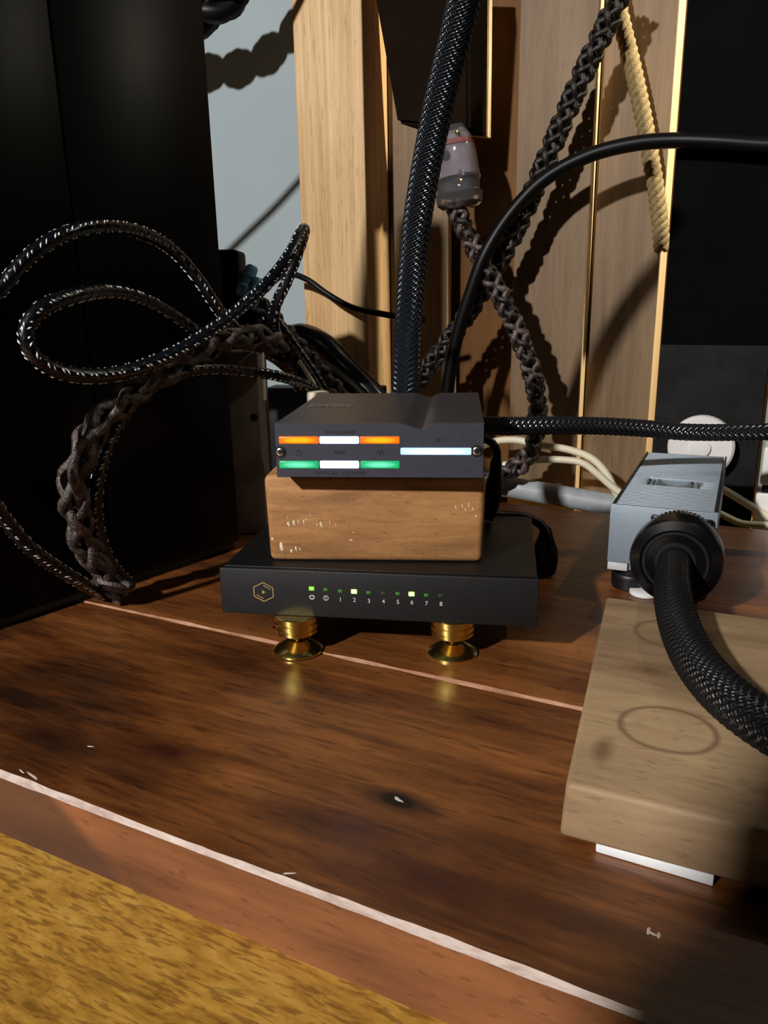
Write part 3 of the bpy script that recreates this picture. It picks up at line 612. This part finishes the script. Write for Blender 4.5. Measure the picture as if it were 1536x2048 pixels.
# clear mains plug under it
pt = wp(905, 250, .045); pb = wp(921, 416, .045); ax = (pb-pt); PLn = ax.length; ax.normalize()
cp = thing('clear_mains_plug', 'clear plastic mains plug hanging below the dark power strip', 'plug', tuple(pt))
mglass, nt_, bg = newmat('clear_plastic'); bg.inputs['Base Color'].default_value = (.93, .92, .95, 1); bg.inputs['Transmission Weight'].default_value = .95; bg.inputs['Roughness'].default_value = .06; bg.inputs['IOR'].default_value = 1.4
def ringsweep(secs, seg=24, pw=2.8):
    xv = EX.copy(); xv -= ax*xv.dot(ax); xv.normalize(); yv = ax.cross(xv); V, Q = [], []
    for t, rx, ry in secs:
        for k in range(seg):
            a = 2*math.pi*k/seg; c, s = math.cos(a), math.sin(a); V.append(ax*(t*PLn)+xv*(rx*math.copysign(abs(c)**(2/pw), c))+yv*(ry*math.copysign(abs(s)**(2/pw), s)))
    for i in range(len(secs)-1):
        for k in range(seg): a, b_ = i*seg+k, i*seg+(k+1) % seg; Q.append((a, b_, b_+seg, a+seg))
    Q += [tuple(range(seg))[::-1], tuple((len(secs)-1)*seg+k for k in range(seg))]; return V, Q
V, Q = ringsweep([(.02, .011, .009), (.06, .013, .011), (.16, .016, .014), (.3, .0185, .016), (.66, .0205, .017), (.68, .0195, .016), (.80, .0195, .016), (.82, .0215, .017), (.95, .0205, .016), (1.0, .016, .012)]); pm('shell', V, Q, mglass, cp)
V, Q = ringsweep([(.1, .008, .007), (.14, .0125, .011), (.60, .0165, .013), (.62, .0165, .013)]); pm('insert', V, Q, plain('milky_insert', (150, 140, 150), .5, var=.2, nscale=120), cp)
V, Q = ringsweep([(.66, .0150, .012), (.69, .0172, .0135), (.82, .0172, .0135), (.86, .012, .01)]); pm('cable_clamp', V, Q, plain('clamp_dark', (40, 38, 40), .4), cp)
V, Q = ringsweep([(.20, .0150, .0129), (.225, .0156, .0134), (.25, .0158, .0136), (.26, .0150, .013)]); pm('red_ring', V, Q, plain('red_ring', (170, 50, 46), .5), cp)
fwd = (EN*.9+Vector((0, 0, -.1))).normalized()
for (tt, sx, mt, r) in ((.70, .008, M_brass, .0022), (.13, .009, M_brass, .0018), (.38, -.004, M_dark, .0042), (.60, .010, M_steel, .003)):
    V, Q = lathe([(r*.9, -.001), (r, 0), (r, .0014), (r*.6, .0018)], 18); o = pm('screw', V, Q, mt, cp)
    o.location = ax*(tt*PLn)+EX*sx+EN*.0135; o.rotation_euler = fwd.to_track_quat('Z', 'Y').to_euler()

# cables near the wall -----------------------------------------------------------
M_brown = plain('brown_black_braid', (20, 14, 13), .36, var=.35, nscale=900, spec=.7, bump=.8, bscale=1500)
M_brown2 = speckle('brown_braid', (28, 20, 19), (150, 126, 122), 1900, .59)
braided('braided_cable', 'dark braided cable running diagonally in front of the planks from upper right', [wp(1250, -40, .03), wp(1215, 45, .03), wp(1165, 150, .032), wp(1105, 290, .035), wp(1050, 420, .038), wp(1000, 520, .04), wp(940, 620, .042), wp(880, 705, .044), wp(825, 775, .046), wp(760, 850, .048)], .0070, .0024, 4, .056, M_brown, flat=.75)
braided('braided_cable', 'brown speckled braided cable dropping from the clear plug to the table', [wp(908, 405, .045), wp(930, 460, .047), wp(968, 530, .056), wp(1010, 610, .056), wp(1045, 690, .054), wp(1070, 770, .052), wp(1075, 840, .05), wp(1066, 890, .052), wp(1040, 930, .056), wp(1000, 952, .06), wp(960, 965, .064)], .0062, .0028, 3, .042, M_brown2, mat2=M_brown, flat=.8)
M_blk = plain('black_pvc', (8, 8, 9), .42, spec=.22)
tube('black_cable', 'smooth black round cable arching from the black board down past the planks', [wp(1536, 290, .034)+EX*.5+Vector((0, 0, -.10)), wp(1536, 290, .034)+EX*.25+Vector((0, 0, -.03)), wp(1536, 290, .034), wp(1430, 283, .034), wp(1340, 281, .034), wp(1270, 287, .036), wp(1180, 310, .040), wp(1090, 358, .046), wp(1020, 430, .054), wp(970, 510, .062), wp(940, 590, .064), wp(915, 670, .064), wp(898, 760, .062), wp(890, 850, .06)], .0062, M_blk)
# cream rope
M_rope = plain('cream_rope', (140, 120, 80), .85, var=.25, nscale=300, bump=1.0, bscale=900)
braided('cream_rope', 'rough cream rope hanging down in front of the rightmost plank', [wp(1222, -60, .0), wp(1240, 30, -.002), wp(1262, 120, -.004), wp(1286, 230, -.006), wp(1304, 330, -.008), wp(1318, 420, -.010), wp(1324, 500, -.012)], .0040, .0036, 4, .026, M_rope, both=False, flat=1.0, cat='rope')
# twisted black cable at the upper left, throwing the scalloped shadow
braided('twisted_cable', 'twisted black cable at the top left beside the speaker', [wp(150, 75, .009), wp(250, 62, .009), wp(330, 50, .009), wp(395, 36, .009), wp(440, 6, .009), wp(480, -34, .009), wp(540, -100, .009), wp(600, -170, .009)], .0098, .0108, 2, .085, M_blk, both=False, flat=1.0)
tube('black_cable', 'black cable hanging behind the speaker, seen by its slanting shadow on the wall', [wp(160, 330, .135), wp(215, 262, .135), wp(270, 194, .135), wp(330, 110, .135), wp(390, 20, .135), wp(440, -70, .135), wp(480, -160, .135)], .0042, M_blk, seg=10)
tube('thin_black_cable', 'thin black cable sagging across the pine post', [wp(500, 620, .055), wp(540, 570, .065), wp(575, 548, .075), wp(612, 558, .08), wp(655, 588, .08), wp(705, 615, .08), wp(760, 627, .08), wp(800, 634, .075), wp(850, 640, .06)], .0030, M_blk, seg=10)
# thick sleeved cable from the back of the isolator to the top
M_mesh2 = plain('grey_nylon', (20, 26, 33), .3, var=.15, spec=.6)
sleeved('sleeved_cable', 'thick upright grey black mesh sleeved cable rising behind the isolator', [gy(812, 860, .512), gy(811, 800, .528), gy(813, 740, .54), gy(816, 660, .55), gy(823, 560, .55), gy(835, 440, .54), gy(855, 320, .53), gy(882, 190, .515), gy(912, 70, .50), gy(938, -40, .485), gy(965, -150, .47)], .0090, .0078, 20, .042, M_core, M_mesh2, n0=(1, 0, 0))
sleeved('sleeved_cable', 'black mesh sleeved cable running right from the isolator over the power filter', [gy(925, 842, .495), gy(962, 850, .50), gy(1010, 852, .505), gy(1100, 851, .515), gy(1200, 852, .53), gy(1290, 857, .54), gy(1370, 864, .545), gy(1450, 865, .545), gy(1545, 863, .54), gy(1660, 862, .53), gy(1660, 862, .53)+Vector((.16, -.06, -.02)), gy(1660, 862, .53)+Vector((.34, -.15, -.05))], .0056, .0064, 14, .030, M_core, M_mesh)
# small black lead and plug right of the isolator
ld = thing('power_lead', 'thin black power lead with a moulded plug beside the wood block', 'cable', tuple(gy(968, 878, .47)))
b0 = Vector(ld.location)
A = spline([gy(968, 878, .47)-b0, gy(984, 885, .468)-b0, gy(994, 905, .466)-b0, gy(993, 925, .465)-b0], .003); T, N, B = frames(A); V, Q = tubearr(A, .0026, .0026, 10, N, B); rawmesh('lead', V, Q, M_blk, ld)
A = spline([gy(993, 916, .465)-b0, gy(991, 945, .464)-b0, gy(987, 985, .463)-b0, gy(981, 1020, .462)-b0, gy(975, 1040, .461)-b0], .003); T, N, B = frames(A); V, Q = tubearr(A, np.interp(np.linspace(0, 1, len(A)), [0, .05, .3, .33, .6, .8, 1], [.0028, .0040, .0042, .0052, .0056, .0046, .003]), np.interp(np.linspace(0, 1, len(A)), [0, .05, .3, .33, .6, .8, 1], [.0028, .0036, .004, .005, .0055, .0046, .003]), 14, N, B); rawmesh('moulded_plug', V, Q, M_blk, ld)
tube('black_lead', 'black lead curling down behind the right end of the switch', [gy(960, 1028, .475), gy(1000, 1030, .48), gy(1050, 1034, .482), gy(1085, 1052, .48), gy(1098, 1080, .474), gy(1101, 1105, .47)], .0030, M_blk, seg=10)
pg = thing('lead_plug', 'small black plug at the right rear corner of the switch', 'plug', tuple(gz(1088, 1150, 0)))
V, Q = lathe([(.004, .0005), (.0075, .002), (.009, .010), (.0085, .018), (.0055, .026), (.0032, .034)], 20); o = pm('plug_body', V, Q, M_blk, pg)
# grey conduit and cream wires along the foot of the planks
M_cond = plain('grey_conduit', (158, 164, 170), .5, var=.2, nscale=60, bump=.4, bscale=700)
tube('grey_conduit', 'pale grey round conduit lying at the foot of the planks', [wp(880, 950, .035), wp(960, 965, .035), wp(1040, 978, .035), wp(1120, 992, .035), wp(1190, 1004, .035), wp(1260, 1016, .035), wp(1330, 1030, .035)], .0105, M_cond, seg=18)
tube('cream_wire', 'upper cream wire looping above the grey conduit', [wp(940, 905, .03), wp(985, 884, .032), wp(1030, 880, .034), wp(1080, 890, .034), wp(1140, 900, .036), wp(1185, 918, .038), wp(1215, 950, .040), wp(1232, 985, .042), wp(1250, 1010, .042)], .0036, M_cream, seg=10)
tube('cream_wire', 'lower cream wire looping above the grey conduit', [wp(985, 935, .052), wp(1030, 926, .052), wp(1070, 920, .050), wp(1130, 920, .048), wp(1165, 926, .048), wp(1195, 948, .048), wp(1222, 972, .048), wp(1240, 985, .048)], .0034, M_cream, seg=10)
tube('cream_wire', 'cream wire right of the power filter below the white disc', [wp(1420, 965, .05), wp(1445, 978, .05), wp(1485, 1002, .05), wp(1530, 1030, .052), wp(1580, 1062, .055)], .0034, M_cream, seg=10)
tube('cream_wire', 'lowest cream wire lying at the back right corner of the slab', [wp(1425, 1020, .06), wp(1450, 1032, .06), wp(1480, 1046, .06), wp(1515, 1050, .062), wp(1575, 1052, .062)], .0030, M_cream, seg=10)
tube('white_cable', 'short upright white cable behind the isolator', [wp(903, 700, .03), wp(904, 740, .03), wp(904, 780, .03), wp(905, 840, .03)], .0042, M_whitep, seg=10)
# white disc and white plugs
dc = wp(1402, 893, .03); wdc = thing('white_disc', 'round white disc standing behind the power filter', 'disc', tuple(dc), WA)
V, Q = lathe([(.0255, -.006), (.0275, -.004), (.0275, .004), (.0255, .006), (.010, .0062)], 48, axis='Y'); pm('disc', V, Q, M_whitep, wdc)
V, Q = lathe([(.0085, .0055), (.0085, .0085), (.006, .009)], 28, axis='Y'); pm('hub', V, Q, M_whitep, wdc)
wpl = wp(1503, 1062, .05); wa = thing('white_adapter', 'white box shaped mains adapter at the right edge behind the slab', 'adapter', (wpl.x, wpl.y, -.03), WA)
zt_ = wp(1508, 985, .05).z+.03; zm = wp(1508, 892, .05).z+.03; zu = wp(1506, 970, .05).z+.03
box('lower_body', 0, .06, 0, .03, 0, zt_, M_whitep, wa, .002)
box('upper_body', .002, .06, 0, .03, zu, zm, M_whitep, wa, .003)
box('dark_joint', .004, .058, .002, .028, zt_-.001, zu+.001, M_dark, wa, .0005)

# ================================================================== CABLES ON THE LEFT
M_jack = plain('black_jacket', (12, 15, 21), .24, var=.15, spec=.8)
M_fleck = plain('white_tracer', (216, 220, 222), .45, var=.05)
FK = 'black cables with white flecks'
flecked('flecked_cable', 'black cable with white flecks arching high over the left edge', [gz(205, 1190, .005), gy(150, 1158, .42), gy(105, 1130, .408), gy(62, 1098, .397), gy(25, 1058, .388), gy(-10, 1010, .38), gy(-55, 945, .372), gy(-105, 850, .366), gy(-110, 740, .372), gy(-65, 655, .388), gy(0, 580, .40), gy(60, 512, .41), gy(130, 468, .425), gy(215, 453, .452), gy(290, 468, .482), gy(345, 500, .505), gy(395, 556, .520), gy(432, 612, .532), gy(475, 660, .572), gy(520, 690, .625), gy(570, 730, .67)], .0037, M_jack, M_fleck, FK)
flecked('flecked_cable', 'black cable with white flecks making the big loop in the middle left', [gy(610, 770, .70), gy(550, 718, .65), gy(490, 690, .592), gy(440, 684, .534), gy(400, 668, .519), gy(345, 630, .502), gy(290, 600, .480), gy(220, 583, .455), gy(140, 594, .424), gy(80, 620, .408), gy(52, 660, .402), gy(62, 705, .402), gy(105, 738, .41), (gy(170, 752, .422)), gy(250, 744, .44), gy(335, 712, .46), gy(420, 662, .482), gy(490, 608, .503), gy(545, 555, .522), gy(582, 505, .536), gy(603, 464, .555), gy(608, 462, .572), gy(600, 492, .583), gy(575, 560, .587), gy(552, 610, .592), gy(548, 655, .612), gy(575, 720, .66), gy(600, 780, .68)], .0040, M_jack, M_fleck, FK)
flecked('flecked_cable', 'black cable with white flecks passing behind the isolator to the left', [gy(680, 800, .60), gy(640, 785, .588), gy(600, 766, .572), gy(555, 752, .556), gy(505, 744, .545), gy(440, 736, .52), gy(370, 742, .497), gy(300, 775, .478), gy(240, 840, .46), gy(205, 920, .448), gy(192, 1000, .444), gy(197, 1060, .447), gy(220, 1122, .455), gy(262, 1170, .468)], .0037, M_jack, M_fleck, FK)
M_bl = speckle('glitter_brown_braid', (24, 19, 18), (132, 118, 110), 2200, .60)
braided('braided_cable', 'thick brown plaited cable hanging in an arc in front of the speaker', [gy(560, 690, .60), gy(500, 672, .565), gy(430, 690, .525), gy(360, 728, .495), gy(290, 770, .47), gy(220, 822, .447), gy(172, 890, .432), gy(148, 960, .426), gy(152, 1030, .43), gy(175, 1095, .44), gy(208, 1150, .452), gz(250, 1188, .007)], .0056, .0031, 3, .080, M_bl, mat2=M_brown2, flat=.75)
# tangle behind the isolator
braided('braided_cable', 'dark plaited cable slanting down behind the left end of the isolator', [gy(470, 560, .66), gy(505, 612, .66), gy(545, 655, .66), gy(590, 705, .655), gy(635, 755, .65), gy(690, 820, .64)], .0088, .0036, 4, .06, M_brown, Rb=.006, flat=.7)
flecked('flecked_cable', 'black cable with white flecks slanting down beside the dark plaited cable', [gy(555, 640, .63), gy(590, 690, .63), gy(622, 735, .63), gy(650, 780, .63), gy(680, 840, .63)], .0034, M_jack, M_fleck, FK)
tube('black_hose', 'thick glossy black hose curving down behind the isolator', [gy(560, 690, .72), gy(600, 672, .72), gy(645, 690, .715), gy(690, 735, .71), gy(735, 780, .70), gy(790, 850, .69)], .0115, plain('gloss_hose', (20, 22, 25), .2, spec=.7), seg=18)
tube('black_hose', 'black hose lying under the glossy one behind the isolator', [gy(600, 730, .69), gy(645, 742, .688), gy(685, 768, .685), gy(730, 810, .68)], .0095, M_blk, seg=16)
tube('white_cable', 'white cable stub among the black cables behind the isolator', [gy(600, 722, .645), gy(612, 738, .64), gy(622, 758, .637), gy(632, 790, .635)], .0026, M_whitep, seg=10)
tube('white_cable', 'thin white upright cable at the edge of the grey box', [gy(521, 690, .62), gy(523, 720, .62), gy(525, 760, .62), gy(527, 800, .62)], .0024, M_whitep, seg=10)
cc = gy(636, 800, .57); cap_ = thing('cream_plug', 'small cream plug just showing above the back of the isolator', 'plug', tuple(cc))
V, Q = lathe([(.0075, -.02), (.0082, 0), (.0082, .0045), (.0074, .0062)], 28); pm('plug_body', V, Q, M_cream, cap_)
bbx = thing('black_box', 'low black box behind the isolator half hidden by cables', 'box', (gy(536, 900, .75).x, .75, -.03), -.2)
box('housing', 0, .115, 0, .03, .0005, gy(560, 775, .75).z+.03, plain('box_black', (10, 11, 13), .5), bbx, .002)
box('face_plate', .004, .111, -.0012, .0005, .004, gy(560, 775, .75).z+.026, plain('box_face', (16, 18, 22), .4), bbx, .0005)
# grey device and black terminal box behind the speaker
gbx = gz(497, 1010, 0); gq = thing('grey_box', 'grey metal box with a round hole behind the black speaker', 'box', (gy(528, 960, .60).x, .60, 0), 0)
M_gb = plain('warm_grey_metal', (120, 114, 108), .55)
gtop = gy(515, 705, .60).z
box('housing', -.07, 0, 0, .05, .0005, gtop, M_gb, gq, .0015)
hx = gy(508, 835, .60); V, Q = lathe([(.0032, -.002), (.0032, .0004), (.0026, .0004)], 20, axis='Y'); o = pm('hole', V, Q, M_dark, gq); o.location = (hx.x-gq.location.x, 0, hx.z)
tb = gy(474, 498, .64); tq = thing('black_terminal_box', 'small black box behind the speaker with blue plugs', 'box', (tb.x, .64, gtop), 0)
box('housing', -.09, 0, 0, .04, 0, tb.z-gtop, M_black, tq, .003)
M_blue = plain('blue_plug_plastic', (96, 150, 190), .4, var=.2)
for i, (px, py, a) in enumerate(((490, 560, .5), (503, 585, .6))):
    bl = thing('blue_plug', ('upper' if i == 0 else 'lower')+' blue plug on the black box behind the speaker', 'plug', tuple(gy(px+5, py, .628)), 0, 'blue plugs')
    V, Q = lathe([(.003, -.012), (.0048, -.010), (.0052, -.004), (.0042, -.003), (.0042, .003), (.0054, .004), (.0054, .010), (.004, .013)], 20); o = pm('plug_body', V, Q, M_blue, bl); o.rotation_euler = (0, -a-2.2, 0)

# ================================================================== unseen tall blocker, added to shade the near right corner
KL = key.location; G1 = gz(1165, 2040); hd = Vector((KL.x-G1.x, KL.y-G1.y, 0)); E0 = G1+hd*.22; az = math.atan2(hd.y, hd.x)
tc_ = thing('shade_blocker', 'unseen tall black blocker added to shade the near right of the slab', 'cabinet', (E0.x, E0.y, -.03), az+math.pi/2)
box('body', 0, .16, -.06, .06, .006, .62, M_gloss, tc_, .003)
box('plinth', .005, .155, -.055, .055, .0003, .0065, M_black, tc_, .001)
box('front_panel', .006, .154, -.0625, -.0595, .015, .61, M_black, tc_, .001)
